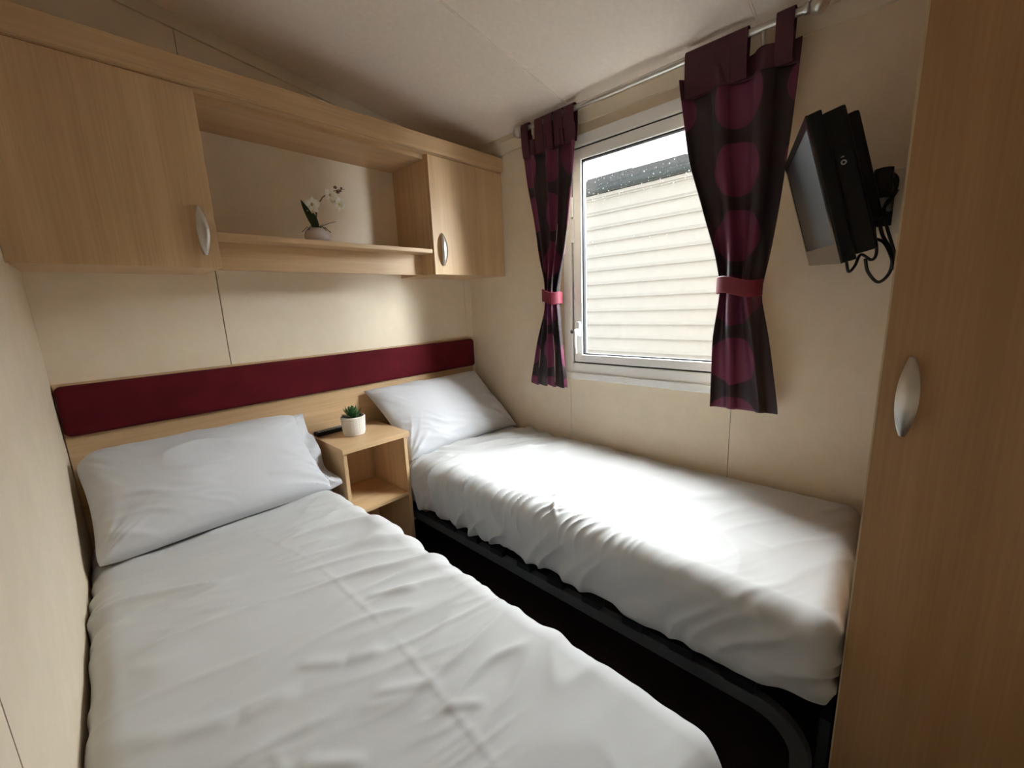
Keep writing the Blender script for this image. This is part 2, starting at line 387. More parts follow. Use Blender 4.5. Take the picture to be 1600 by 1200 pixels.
def cupboard(name, label, x0, x1, hx, hz, door_l=-0.001):
    t = thing(name, label, 'cupboard', ((x0 + x1) / 2, CF, Z0), 'overhead cupboards')
    w = 0.016
    box(x0, x0 + w, CF + 0.003, CB, Z0, Z1).build('side_panel', oak_v, t)
    box(x1 - w, x1, CF + 0.003, CB, Z0, Z1).build('side_panel', oak_v, t)
    box(x0 + w, x1 - w, CF + 0.003, CB, Z0, Z0 + w).build('bottom_panel', oak_h, t)
    box(x0 + w, x1 - w, CF + 0.003, CB, Z1 - w, Z1).build('top_panel', oak_h, t)
    box(x0 + w, x1 - w, CB - 0.006, CB, Z0 + w, Z1 - w).build('back_panel', oak_v, t)
    d = box(x0 - door_l, x1 - 0.001, CF - 0.016, CF + 0.001, Z0 - 0.002, Z1 - 0.002, bev=0.0012).build('door', oak_v, t)
    hdl = bow_handle((hx, CF - 0.016, hz), (1, 0, 0), (0, -1, 0)).build('handle', steel_m, d); hdl['label'] = 'brushed steel bow handle'
    return t
CF = 1.741    # carcass front; the door face is 16 mm in front of it at 1.725
cupboard('overhead_cupboard', 'wide light oak overhead cupboard in the corner by the left wall', left_x(CF) + 0.004, 0.390, 0.346, 0.282, 0.0035)
cupboard('overhead_cupboard', 'narrow light oak overhead cupboard in the corner by the window', 1.288, XR - 0.002, 1.340, 0.285)
# continuous top: pelmet and top board
t = thing('cupboard_pelmet', 'long light oak pelmet board running above the overhead cupboards', 'pelmet', (0.85, CF, Z1))
box(left_x(1.7) + 0.004, XR - 0.002, 1.708, 1.728, 0.727, 0.797, bev=0.0015).build('front_rail', oak_h, t)
box(left_x(CF) + 0.004, XR - 0.002, 1.728, CB, Z1 + 0.001, Z1 + 0.018).build('top_board', oak_h, t)
# open shelf between
t = thing('display_shelf', 'open light oak display shelf between the two overhead cupboards', 'shelf', (0.84, 1.83, Z0))
box(0.391, 1.287, 1.733, CB, 0.267, 0.285, bev=0.001).build('shelf_board', oak_h, t)
box(0.391, 1.287, 1.830, 1.846, Z0 + 0.002, 0.267).build('apron', oak_h, t)
box(0.391, 1.287, 1.76, CB, 0.704, Z1).build('recess_top', oak_h, t)

# ------------------------------------------------------------------ headboard
t = thing('headboard', 'long oak headboard with burgundy velvet strip spanning both beds', 'headboard', (0.84, 2.02, FL))
box(left_x(2.02) + 0.003, 1.755, 2.022, YB - 0.003, FL, -0.199, bev=0.001).build('board', oak_h, t)
q = MB(); x0, x1, z0, z1, y0, y1, rc = -0.0795, 1.757, -0.378, -0.206, 1.998, 2.022, 0.016
def rrect(x0, x1, z0, z1, r, n=6):
    pts = []
    for cx, cz, a0 in ((x1 - r, z1 - r, 0), (x0 + r, z1 - r, 90), (x0 + r, z0 + r, 180), (x1 - r, z0 + r, 270)):
        for i in range(n + 1): a = math.radians(a0 + 90 * i / n); pts.append((cx + r * math.cos(a), cz + r * math.sin(a)))
    return pts
layers = [(0.0, y1), (0.0, y0 + 0.010), (0.003, y0 + 0.004), (0.010, y0 + 0.0005), (0.022, y0)]
vs = []; fs = []; n = None
for ins, y in layers:
    p = rrect(x0 + ins, x1 - ins, z0 + ins, z1 - ins, max(0.020 - ins, 0.003)); n = len(p); vs += [(a, y, b_) for a, b_ in p]
for i in range(len(layers) - 1): fs += [(i * n + j, i * n + (j + 1) % n, (i + 1) * n + (j + 1) % n, (i + 1) * n + j) for j in range(n)]
fs += [tuple(range(n)), tuple(range(len(layers) * n - 1, (len(layers) - 1) * n - 1, -1))]
q.add(vs, fs); q.smooth = True; q.build('padded_strip', velvet_m, t)['label'] = 'burgundy velvet padded strip'

# ------------------------------------------------------------------ bedside table
TX0, TX1, TY0, TY1, TZ = 0.694, 1.022, 1.672, 2.018, -0.576
t = thing('bedside_table', 'small open light oak bedside table between the beds', 'table', ((TX0 + TX1) / 2, (TY0 + TY1) / 2, FL))
box(TX0, TX1, TY0, TY1, TZ - 0.024, TZ, bev=0.0015).build('top', oak_h, t)
sx0, sx1, sy = TX0 + 0.004, TX1 - 0.012, TY0 + 0.008
box(sx0, sx0 + 0.016, sy, TY1, FL, TZ - 0.024, bev=0.001).build('side_panel', oak_v, t)
box(sx1 - 0.016, sx1, sy, TY1, FL, TZ - 0.024, bev=0.001).build('side_panel', oak_v, t)
box(sx0 + 0.016, sx1 - 0.016, TY1 - 0.012, TY1, FL + 0.05, TZ - 0.024).build('back_panel', oak_v, t)
box(sx0 + 0.016, sx1 - 0.016, sy + 0.004, TY1 - 0.012, -0.900, -0.884, bev=0.001).build('shelf', oak_h, t)
box(sx0 + 0.016, sx1 - 0.016, sy + 0.03, TY1 - 0.012, FL + 0.05, FL + 0.066).build('shelf', oak_h, t)

# ------------------------------------------------------------------ beds
MT, MBOT = -0.735, -0.992
def arc_path(x, y1):
    pts = [(x, 1.93, -1.043), (x, 1.0, -1.043), (x, y1 + 0.165, -1.043)]
    for i in range(1, 9):
        a = math.pi / 2 * i / 8; pts.append((x, y1 + 0.165 - 0.11 * math.sin(a), -1.043 - 0.11 * (1 - math.cos(a))))
    pts.append((x, y1 + 0.052, FL + 0.01)); return pts
def rect_sweep(pts, hx, ht):
    """rectangular tube along a path lying in a plane of constant x"""
    pts = [Vector(p) for p in pts]; vs = []; fs = []; k = len(pts)
    for i, p in enumerate(pts):
        t_ = (pts[min(i + 1, k - 1)] - pts[max(i - 1, 0)]).normalized(); nrm = Vector((0, -t_.z, t_.y))
        vs += [p + Vector((-hx, 0, 0)) - nrm * ht, p + Vector((hx, 0, 0)) - nrm * ht, p + Vector((hx, 0, 0)) + nrm * ht, p + Vector((-hx, 0, 0)) + nrm * ht]
    for i in range(k - 1): fs += [(i * 4 + j, i * 4 + (j + 1) % 4, i * 4 + 4 + (j + 1) % 4, i * 4 + 4 + j) for j in range(4)]
    fs += [(3, 2, 1, 0), tuple(range(4 * k - 4, 4 * k))]
    return MB().add(vs, fs)
def bed_frame(label, x0, x1, yf):
    t = thing('bed_frame', label, 'bed frame', ((x0 + x1) / 2, 1.0, FL), 'metal bed frames')
    for x in (x0 + 0.014, x1 - 0.014):
        rect_sweep(arc_path(x, yf), 0.014, 0.022).build('side_rail', frame_m, t, bevel=0.003)
        box(x - 0.014, x + 0.014, 1.86, 1.90, FL, -1.066, bev=0.002).build('leg', frame_m, t)
        box(x - 0.018, x + 0.018, yf + 0.025, yf + 0.08, FL, FL + 0.012, bev=0.002).build('foot_cap', black_m, t)
    box(x0 + 0.028, x1 - 0.028, yf + 0.16, yf + 0.185, -1.06, -1.035).build('cross_bar', frame_m, t)
    box(x0 + 0.028, x1 - 0.028, 1.90, 1.925, -1.06, -1.035).build('cross_bar', frame_m, t)
    n = 12; sm = None
    for i in range(n):
        y = yf + 0.17 + i * (1.70 - yf) / (n - 1)
        if sm is None:
            sm = box(x0 + 0.02, x1 - 0.02, y, y + 0.06, -1.012, -0.998, bev=0.002).build('slat', black_m, t); s0 = y
            sc1 = box(x0 - 0.002, x0 + 0.035, y - 0.006, y + 0.066, -1.022, -0.995, bev=0.003).build('slat_holder', black_m, t)
        else:
            for src in (sm, sc1):
                c = src.copy(); C.objects.link(c); c.parent = t; c.location = (0, y - s0, 0)
    return t
bed_frame('graphite metal frame of the bed under the window', 1.052, 1.775, 0.02)
bed_frame('graphite metal frame of the bed along the left wall', -0.088, 0.655, 0.13)
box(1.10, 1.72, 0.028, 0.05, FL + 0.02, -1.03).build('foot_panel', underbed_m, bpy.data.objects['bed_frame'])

def rounded_grid(x0, x1, y0, y1, z0, z1, r, step):
    """dense closed box whose corners are rounded by radius r; returns verts, faces, normals (numpy)"""
    nx, ny, nz = [max(2, int(round(d / step))) for d in (x1 - x0, y1 - y0, z1 - z0)]
    idx = {}; V = []; F = []
    def vid(i, j, k):
        key = (i, j, k)
        if key not in idx: idx[key] = len(V); V.append((i / nx, j / ny, k / nz))
        return idx[key]
    for i in range(nx):
        for j in range(ny):
            F.append((vid(i, j, nz), vid(i + 1, j, nz), vid(i + 1, j + 1, nz), vid(i, j + 1, nz)))
    for j in range(ny):
        for k in range(nz):
            F.append((vid(0, j, k), vid(0, j, k + 1), vid(0, j + 1, k + 1), vid(0, j + 1, k)))
            F.append((vid(nx, j, k), vid(nx, j + 1, k), vid(nx, j + 1, k + 1), vid(nx, j, k + 1)))
    for i in range(nx):
        for k in range(nz):
            F.append((vid(i, 0, k), vid(i + 1, 0, k), vid(i + 1, 0, k + 1), vid(i, 0, k + 1)))
            F.append((vid(i, ny, k), vid(i, ny, k + 1), vid(i + 1, ny, k + 1), vid(i + 1, ny, k)))
    for i in range(nx):
        for j in range(ny):
            F.append((vid(i, j, 0), vid(i, j + 1, 0), vid(i + 1, j + 1, 0), vid(i + 1, j, 0)))
    lo = np.array([x0, y0, z0]); hi = np.array([x1, y1, z1]); P = lo + np.array(V) * (hi - lo)
    rb = np.array([r, r, r]); Cc = np.clip(P, lo + rb, hi - rb); D = P - Cc; L = np.linalg.norm(D, axis=1, keepdims=True); L[L == 0] = 1
    N = D / L
    return Cc + N * r, F, N
def crease(X, Y, p, w, h, skew=0.0):
    """raised fold along a polyline p (list of x,y)"""
    out = np.zeros_like(X)
    for (ax, ay), (bx, by) in zip(p[:-1], p[1:]):
        dx, dy = bx - ax, by - ay; L = math.hypot(dx, dy); ux, uy = dx / L, dy / L
        s = (X - ax) * ux + (Y - ay) * uy; d = -(X - ax) * uy + (Y - ay) * ux
        taper = np.clip(np.minimum(s + w, L + w - s) / (0.25 * L + w), 0, 1); taper = taper * taper * (3 - 2 * taper)
        ww = np.where(d > 0, w * (1 + skew), w * (1 - skew))
        out = np.maximum(out, h * taper * np.exp(-(d / ww) ** 2))
    return out
def mattress(name, label, x0, x1, y0, y1, disp, step=0.0045, follow=False):
    P, F, N = rounded_grid(x0, x1, y0, y1, MBOT, MT, 0.055, step)
    P = P + N * disp(P, N)[:, None]
    if follow: P[:, 0] += (left_x(P[:, 1]) + 0.010 - x0) * (x1 - P[:, 0]) / (x1 - x0)
    P[:, 2] = np.maximum(P[:, 2], MBOT - 0.001)
    if follow: P[:, 0] = np.maximum(P[:, 0], left_x(P[:, 1]) + 0.003)
    else:
        P[:, 0] = np.minimum(P[:, 0], XR - 0.004); P[:, 1] = np.where(P[:, 0] > 1.085, np.maximum(P[:, 1], 0.025), P[:, 1])
    P[:, 1] = np.minimum(P[:, 1], 1.99)
    q = MB(); q.v = [tuple(p) for p in P]; q.f = F; q.smooth = True
    o = q.build(name, sheet_m); tag(o, label, 'mattress', 'mattresses in white sheets'); return o
nA, nB, nC, nD = Noise2(3), Noise2(8), Noise2(21), Noise2(34)
def soft(n, e=0.05): return np.sqrt(n * n + e * e)
def folds_(n, sharp=1.0, e=0.05):
    """rounded ridges along the zero lines of a noise"""
    return np.clip(1 - 2.4 * (soft(n, e) - e), 0, 1) ** (2 * sharp)
def disp_left(P, N):
    x, y, z = P.T; topw = np.clip(N[:, 2], 0, 1)
    wy = y + 0.10 * nB(x * 2.0, y * 2.0) + 0.16 * x; wx = x + 0.06 * nA(x * 3, y * 3)
    head = np.clip((y - 0.62) * 1.8, 0, 1)
    d = 0.012 * nC(x * 2.2, y * 2.0)
    d += 0.017 * folds_(nA(wx * 1.6 + 5, wy * 6.5), 1.8, 0.025) * (0.10 + 0.90 * head) * np.clip(0.55 + 1.5 * nC(x * 2.5 + 11, y * 2.5), 0.1, 1)
    d += 0.0095 * folds_(nB(wx * 2.8 + 1, wy * 13.0 + 3), 1.6, 0.035) * np.clip(0.35 + 1.8 * nD(x * 3, y * 3), 0, 1) * (0.35 + 0.65 * head)
    d += 0.0085 * folds_(nC((wx * 0.8 + wy) * 3.2 + 9, (wy - wx * 0.6) * 8 + 2), 1.8) * np.clip(0.1 + 2.2 * nA(x * 2.5 + 7, y * 2.5), 0, 1)
    d += 0.0035 * folds_(nD(wx * 6 + 2, wy * 26 + 4), 1.6) * np.clip(-0.1 + 2.2 * nB(x * 4 + 3, y * 4 + 1), 0, 1)
    for p, w, h in (([(0.30, 1.62), (0.39, 1.2), (0.40, 0.80), (0.37, 0.35)], 0.008, 0.0013), ([(0.23, 0.86), (0.30, 0.79), (0.36, 0.76)], 0.016, 0.0055), ([(-0.02, 0.90), (0.12, 0.82), (0.20, 0.80)], 0.020, 0.006),
                    ([(0.16, 0.66), (0.24, 0.58)], 0.012, 0.006), ([(0.36, 0.56), (0.43, 0.50)], 0.011, 0.004), ([(0.42, 0.94), (0.52, 0.87)], 0.013, 0.007), ([(0.14, 0.72), (0.16, 0.50)], 0.009, 0.003),
                    ([(0.06, 0.75), (0.24, 0.70)], 0.015, 0.006), ([(0.30, 0.68), (0.40, 0.60)], 0.012, 0.005)):
        d += crease(x, y, p, w, h, 0.25) * topw
    sx = np.clip(N[:, 0], 0, 1); ends = np.clip(-N[:, 1], 0, 1)
    low = np.clip((MT - z) / (MT - MBOT), 0, 1)
    g = folds_(nA((y + 0.4 * z) * 9 + 0.5 * nC(y * 6, z * 6), z * 1.5 + 4), 1.0)
    d += sx * (0.010 * g * np.clip(low * 2 + 0.15, 0, 1) - 0.004)
    d += ends * 0.012 * (np.sin(x * 46 + z * 9 + 3 * nB(x * 5, z * 4))) * np.clip(low * 2, 0, 1)
    return d
def disp_right(P, N):
    x, y, z = P.T; side = np.clip(-N[:, 0], 0, 1); ends = np.clip(-N[:, 1], 0, 1); topw = np.clip(N[:, 2], 0, 1)
    wy = y + 0.05 * nA(x * 4, y * 4); wx = x + 0.03 * nC(x * 5, y * 5)
    low = np.clip((MT - z) / (MT - MBOT), 0, 1)
    d = 0.012 * nC(x * 2.5 + 3, y * 2.2 + 8)
    edge = np.exp(-(np.clip(x - 1.06, 0, 1) / 0.17) ** 2); headw = np.clip((y - 0.75) * 1.3, 0, 1)
    k = wy * 0.95 + wx * 0.45
    d += 0.022 * folds_(nB(wx * 1.6, k * 7.5 + 3), 1.5, 0.03) * (0.10 + 0.95 * headw)
    d += 0.014 * folds_(nA(wx * 2.6 + 3, k * 15 + 3), 1.5, 0.035) * (0.03 + 0.7 * headw) * np.clip(0.4 + 1.6 * nD(x * 3, y * 3), 0, 1)
    d += 0.0125 * folds_(nD(wx * 2.6 + 2, (wy * 0.9 + wx * 0.6) * 25), 1.7, 0.03) * edge * np.clip((y - 0.42) * 2.2, 0.05, 1) * np.clip(1 - low * 1.6, 0, 1)
    d += 0.006 * folds_(nA((wx * 0.8 - wy) * 5, (wx + wy) * 3), 1.8) * np.clip(0.05 + 1.6 * nB(x * 3, y * 3 + 5), 0, 1) * topw
    for p, w, h in (([(1.10, 0.86), (1.25, 0.95), (1.42, 1.0)], 0.010, 0.008), ([(1.06, 0.82), (1.11, 0.87)], 0.008, 0.012), ([(1.3, 1.45), (1.55, 1.25), (1.72, 1.2)], 0.02, 0.012), ([(1.12, 1.5), (1.35, 1.35), (1.5, 1.3)], 0.02, 0.010), ([(1.45, 0.55), (1.6, 0.35)], 0.03, 0.006), ([(1.62, 0.14), (1.74, 0.06)], 0.014, 0.008), ([(1.50, 0.12), (1.66, 0.045)], 0.014, 0.007)):
        d += crease(x, y, p, w, h, 0.3) * topw
    g = folds_(nA((y + 0.75 * z) * 8 + 0.5 * nC(y * 6, z * 6), z * 1.5), 1.0)
    d += side * (0.024 * g * np.clip(low * 1.5, 0, 1) - 0.011 * low)
    d += side * 0.010 * np.exp(-((z + 0.80) / 0.06) ** 2)
    g2 = nB(x * 7, z * 16 + y * 3)
    d += ends * 0.020 * np.clip(low * 2, 0, 1) * (folds_(g2, 1.0) - 0.5)
    return d
mattress('mattress', 'white sheeted mattress on the bed under the window', 1.046, 1.778, 0.030, 1.955, disp_right)
mattress('mattress', 'white sheeted mattress on the bed along the left wall', -0.078, 0.655, 0.14, 1.955, disp_left, follow=True)

# ------------------------------------------------------------------ pillows
def pillow(label, center, hx, hy, T, rot, seed, flap=0.0, Tb=0.035, skew=0.0, puff=(0, 0, 0), rnd=0.0):
    n1, n2_, n3 = Noise2(seed), Noise2(seed + 1), Noise2(seed + 2)
    nu, nv = 130, 86
    u = np.linspace(-1, 1, nu + 1); v = np.linspace(-1, 1, nv + 1); U, Vv = np.meshgrid(u, v, indexing='ij')
    us = np.where(U > 0, np.clip(U / (1 - flap), 0, 1), U)
    body = (np.clip(1 - np.abs(us) ** 3.0, 0, 1) ** 0.52) * (np.clip(1 - np.abs(Vv) ** 3.0, 0, 1) ** 0.48)
    body = body * (1 + puff[0] * np.exp(-((U - puff[1]) ** 2 + (Vv - puff[2]) ** 2) / 0.18))
    X = hx * U * (1 - 0.055 * (1 - Vv ** 2)) + skew * Vv; Y = hy * Vv * (1 - 0.060 * (1 - U ** 2))
    cr = rnd * np.abs(U * Vv) ** 7 * np.where(U > 0, 0.4, 1.0) * np.where(Vv < 0, 0.35, 1.0); X = X * (1 - cr * 0.6); Y = Y * (1 - cr)
    # wrinkles: along the length, fanning out of the corners
    ang = np.arctan2(1.05 - np.abs(Vv), (1.08 - np.abs(U)) * hx / hy); rc = np.hypot((1.05 - np.abs(U)) * hx, (1.05 - np.abs(Vv)) * hy)
    fan = ridge(n1(ang * 5 + np.sign(U) * 3, rc * 3 + np.sign(Vv) * 5), 1.5) * np.exp(-(rc / 0.16) ** 2)
    wv = Y + 0.25 * X + 0.04 * n2_(X * 6, Y * 6)
    lng = ridge(n2_(X * 3.0 + 4, wv * 13), 1.8) * np.clip(0.35 + 1.6 * n3(X * 4, Y * 4), 0, 1)
    fine = ridge(n3(X * 6 + wv * 5, wv * 22), 2.0) * np.clip(0.1 + 1.8 * n1(X * 5 + 3, Y * 5), 0, 1)
    fade = np.clip(np.minimum(1 - np.abs(U), 1 - np.abs(Vv)) * 9, 0, 1)
    W = (0.016 * fan + 0.014 * lng + 0.008 * fine + 0.014 * n1(X * 4, Y * 4)) * fade
    if flap:
        fl_ = np.clip((U - (1 - flap)) / flap, 0, 1)
        W += fl_ * (0.022 * np.sin(Vv * 6 + 1) + 0.016 * n2_(Vv * 4, U * 5))
        X += fl_ * 0.018 * n3(Vv * 3 + 2, Vv * 0 + 1)
    top = T * body + W + 0.003; bot = -Tb * body + np.where(body > 0.02, 0, W) - 0.001
    vs = np.concatenate([np.stack([X, Y, top], -1).reshape(-1, 3), np.stack([X, Y, bot], -1).reshape(-1, 3)])
    n0 = (nu + 1) * (nv + 1); f = []; idx = lambda i, j: i * (nv + 1) + j
    for i in range(nu):
        for j in range(nv):
            f.append((idx(i, j), idx(i + 1, j), idx(i + 1, j + 1), idx(i, j + 1)))
            f.append((n0 + idx(i, j), n0 + idx(i, j + 1), n0 + idx(i + 1, j + 1), n0 + idx(i + 1, j)))
    per = [idx(i, 0) for i in range(nu)] + [idx(nu, j) for j in range(nv)] + [idx(i, nv) for i in range(nu, 0, -1)] + [idx(0, j) for j in range(nv, 0, -1)]
    for a, b_ in zip(per, per[1:] + per[:1]): f.append((b_, a, n0 + a, n0 + b_))
    q = MB(); q.v = [tuple(p) for p in vs]; q.f = f; q.smooth = True
    q.xform(Matrix.Translation(center) @ rot)
    o = q.build('pillow', pillow_m, smooth=True)
    return tag(o, label, 'pillow', 'pillows')
def rotm(tilt, yaw=0, roll=0):
    return Matrix.Rotation(math.radians(yaw), 4, 'Z') @ Matrix.Rotation(math.radians(tilt), 4, 'X') @ Matrix.Rotation(math.radians(roll), 4, 'Y')
pillow('plump white pillow with loose open end on the left bed', (0.300, 1.826, -0.588), 0.380, 0.212, 0.098, rotm(42, 1.5, 2.0), 50, flap=0.13, Tb=0.045, puff=(0.22, 0.5, 0.5), rnd=0.17)
pillow('white pillow propped in the corner on the bed under the window', (1.380, 1.838, -0.572), 0.375, 0.222, 0.088, rotm(47, -1, 0), 71, Tb=0.045, skew=-0.03)

# ------------------------------------------------------------------ curtains
RX, RZ = 1.705, 0.853
def interp(tab, z):
    zs = [a for a, _ in tab][::-1]; ys = [b_ for _, b_ in tab][::-1]
    return np.interp(z, zs, ys)
def smooth_tab(tab, z):
    return (interp(tab, z) + interp(tab, z + 0.03) + interp(tab, z - 0.03)) / 3
def curtain(label, left, right, tie_z, folds, seed, tabs, gather, sc, hem, base_amp):
    """left/right: outline tables (height, y) as seen from the room, top first"""
    ns, nz = 160, 120; ztop, zbot = left[0][0], left[-1][0]
    n1 = Noise2(seed)
    S, Zi = np.meshgrid(np.linspace(0, 1, ns + 1), np.linspace(0, 1, nz + 1), indexing='ij')
    def surf(Z, Zi):
        YL, YR = smooth_tab(left, Z), smooth_tab(right, Z)
        near = np.exp(-((Z - tie_z) / 0.20) ** 2)
        ph = 2 * np.pi * folds * (S + 0.07 * n1(S * 3, Z * 1.0)) + 1.2
        amp = base_amp + 0.010 * near
        w = np.cos(ph); w = np.sign(w) * np.abs(w) ** 0.7
        Xc = RX - amp * w - 0.004 * n1(S * 6 + 3, Z * 3)
        Xc -= 0.030 * near * np.sin(np.pi * S)                               # bundle bulges at the tie
        Yc = YL + (YR - YL) * S + 0.008 * np.sin(ph) * (1 - near)
        Zc = Z + hem * 0.010 * np.cos(ph) * np.clip((Zi - 0.9) * 10, 0, 1)
        return Xc, Yc, Zc, YL, YR
    Z = ztop - 0.066 + (zbot - ztop + 0.066) * Zi
    Xc, Yc, Zc, YL, YR = surf(Z, Zi)
    t = thing('curtain', label, 'curtain', (RX, float((YL + YR).mean() / 2), zbot), 'dotted tab top curtains')
    q = MB(); q.v = [tuple(p) for p in np.stack([Xc, Yc, Zc], -1).reshape(-1, 3)]
    idx = lambda i, j: i * (nz + 1) + j
    q.f = [(idx(i, j), idx(i + 1, j), idx(i + 1, j + 1), idx(i, j + 1)) for i in range(ns) for j in range(nz)]
    q.smooth = True
    o = q.build('panel', curtain_m, t, smooth=True); me = o.data
    if sum(p.normal.x for p in me.polygons) > 0: me.flip_normals()
    uv = me.uv_layers.new(name='UVMap')
    scz = sc[1] + (sc[0] - sc[1]) * np.clip((Z + 0.4) / 1.1, 0, 1)
    Ua = (0.1275 + 0.255 * 4 + (S - scz) * np.abs(YR - YL) * gather).reshape(-1); Va = (Zc + 0.133 + 0.228 * 4).reshape(-1)
    vi = np.zeros(len(me.loops), dtype=np.int32); me.loops.foreach_get('vertex_index', vi)
    uv.data.foreach_set('uv', np.stack([Ua[vi], Va[vi]], -1).astype(np.float32).reshape(-1))
    me.materials.append(lining_m)
    md = o.modifiers.new('thickness', 'SOLIDIFY'); md.thickness = 0.0025; md.offset = 0; md.material_offset = 1
    # plain heading band
    nz2 = 8; S, Zi2 = np.meshgrid(np.linspace(0, 1, ns + 1), np.linspace(0, 1, nz2 + 1), indexing='ij')
    Z2 = ztop - 0.07 * Zi2; X2, Y2, _, _, _ = surf(Z2, Zi2 * 0)
    q = MB(); q.v = [tuple(p) for p in np.stack([X2 - 0.0015, Y2, Z2], -1).reshape(-1, 3)]
    idx = lambda i, j: i * (nz2 + 1) + j
    q.f = [(idx(i, j), idx(i + 1, j), idx(i + 1, j + 1), idx(i, j + 1)) for i in range(ns) for j in range(nz2)]
    o = q.build('heading_band', band_m, t, smooth=True); md = o.modifiers.new('thickness', 'SOLIDIFY'); md.thickness = 0.003; md.offset = 0
    # tabs over the pole
    for yc, w in tabs:
        pts = [(RX - 0.006, ztop - 0.07), (RX - 0.016, ztop - 0.01)]
        for i in range(9):
            a = math.pi * (1 - i / 8); pts.append((RX + 0.0185 * math.cos(a), RZ + 0.004 + 0.0185 * math.sin(a)))
        pts += [(RX + 0.016, ztop - 0.01), (RX + 0.008, ztop - 0.07)]
        vs = []; fs = []
        for i, (px, pz) in enumerate(pts):
            for dx in (0, 0.002):
                sgn = -1 if px < RX else 1
                vs += [(px - dx * sgn, yc - w / 2, pz), (px - dx * sgn, yc + w / 2, pz)]
        for i in range(len(pts) - 1):
            a = i * 4; fs += [(a, a + 1, a + 5, a + 4), (a + 2, a + 6, a + 7, a + 3), (a, a + 4, a + 6, a + 2), (a + 1, a + 3, a + 7, a + 5)]
        k = MB().add(vs, fs); k.smooth = True; k.build('tab', band_m, t)
    # tieback
    yl, yr = float(interp(left, tie_z)), float(interp(right, tie_z)); n = 28; vs = []; fs = []
    cy, hw = (yl + yr) / 2, abs(yl - yr) / 2 + 0.008
    for i in range(n):
        a = 2 * math.pi * i / n; px = RX - 0.018 + 0.048 * math.cos(a); py = cy + hw * math.sin(a); lean = 0.010 * math.sin(a)
        for (o_, zz) in ((0, -0.030), (0.003, -0.028), (0.003, 0.028), (0, 0.030)):
            vs.append((px + o_ * math.cos(a), py + o_ * math.sin(a), tie_z + zz + lean + 0.004 * math.sin(3 * a)))
    for i in range(n): fs += [(i * 4 + j, ((i + 1) % n) * 4 + j, ((i + 1) % n) * 4 + (j + 1) % 4, i * 4 + (j + 1) % 4) for j in range(4)]
    k = MB().add(vs, fs); k.smooth = True; k.build('tieback', tie_m, t)['label'] = 'red fabric tieback'
    return t
LL = [(0.79, 1.480), (0.60, 1.458), (0.40, 1.415), (0.22, 1.385), (0.06, 1.345), (0.0, 1.345), (-0.2, 1.41), (-0.435, 1.465)]
LR = [(0.79, 1.150), (0.60, 1.165), (0.40, 1.195), (0.22, 1.225), (0.06, 1.262), (0.0, 1.262), (-0.2, 1.25), (-0.435, 1.225)]
RL = [(0.79, 0.688), (0.50, 0.640), (0.36, 0.595), (0.16, 0.535), (0.04, 0.512), (0.0, 0.512), (-0.15, 0.525), (-0.435, 0.520)]
RR = [(0.79, 0.322), (0.50, 0.333), (0.30, 0.348), (0.16, 0.362), (0.04, 0.380), (0.0, 0.385), (-0.15, 0.352), (-0.435, 0.305)]
curtain('plum dotted tab top curtain tied back nearer the headboard', LL, LR, 0.03, 4, 11, [(1.455, 0.045), (1.365, 0.05), (1.31, 0.05), (1.25, 0.05), (1.19, 0.055)], 2.1, (0.5, 0.5), 1.0, 0.015)
curtain('plum dotted tab top curtain tied back nearer the television', RL, RR, 0.03, 2.4, 17, [(0.645, 0.055), (0.595, 0.055), (0.545, 0.055), (0.492, 0.05), (0.362, 0.05)], 1.15, (0.53, 0.32), 0.3, 0.019)
# pole
t = thing('curtain_pole', 'brushed steel curtain pole with ball ends above the window', 'curtain pole', (RX, 0.9, RZ))
MB().tube([(RX, 1.482, RZ), (RX, 0.305, RZ)], 0.0115, 16).build('pole', steel_m, t)
for y, s in ((1.482, 1), (0.305, -1)):
    q = MB(); pts = [(RX, y - s * 0.012, RZ), (RX, y - s * 0.011, RZ), (RX, y - s * 0.002, RZ), (RX, y, RZ)]; rr = [0.012, 0.016, 0.016, 0.012]
    for i in range(9):
        a = math.pi * (0.12 + 0.88 * i / 8); pts.append((RX, y + s * (0.026 - 0.027 * math.cos(a)), RZ)); rr.append(max(0.001, 0.029 * math.sin(a)))
    q.tube(pts, 0.01, 18, radii=rr); q.build('finial', steel_m, t)
for y in (1.415, 0.425):
    q = MB(); q.tube([(XR - 0.002, y, RZ - 0.05), (XR - 0.012, y, RZ - 0.05)], 0.022, 16); q.tube([(XR - 0.01, y, RZ - 0.05), (RX + 0.02, y, RZ - 0.048), (RX, y, RZ - 0.034), (RX, y, RZ - 0.012)], 0.007, 10)
    q.build('bracket', steel_m, t)

# ------------------------------------------------------------------ television on its arm
yaw, tilt, roll_ = 0.2417, 0.2825, 0.052
wd = Vector((math.cos(yaw), math.sin(yaw), 0)); nn0 = Vector((-math.sin(yaw), math.cos(yaw), 0)); zz = Vector((0, 0, 1))
upv = zz * math.cos(tilt) + nn0 * math.sin(tilt); nn = nn0 * math.cos(tilt) - zz * math.sin(tilt)
wv = wd * math.cos(roll_) + upv * math.sin(roll_); uv_ = upv * math.cos(roll_) - wd * math.sin(roll_)
TVM = Matrix((wv, nn, uv_)).transposed().to_4x4(); TVM.translation = Vector((1.203, 0.205, 0.387))
TW, TH = 0.525, 0.34
t = thing('television', 'small black flat television swung out from the wall beside the wardrobe', 'television', (1.48, 0.18, 0.07))
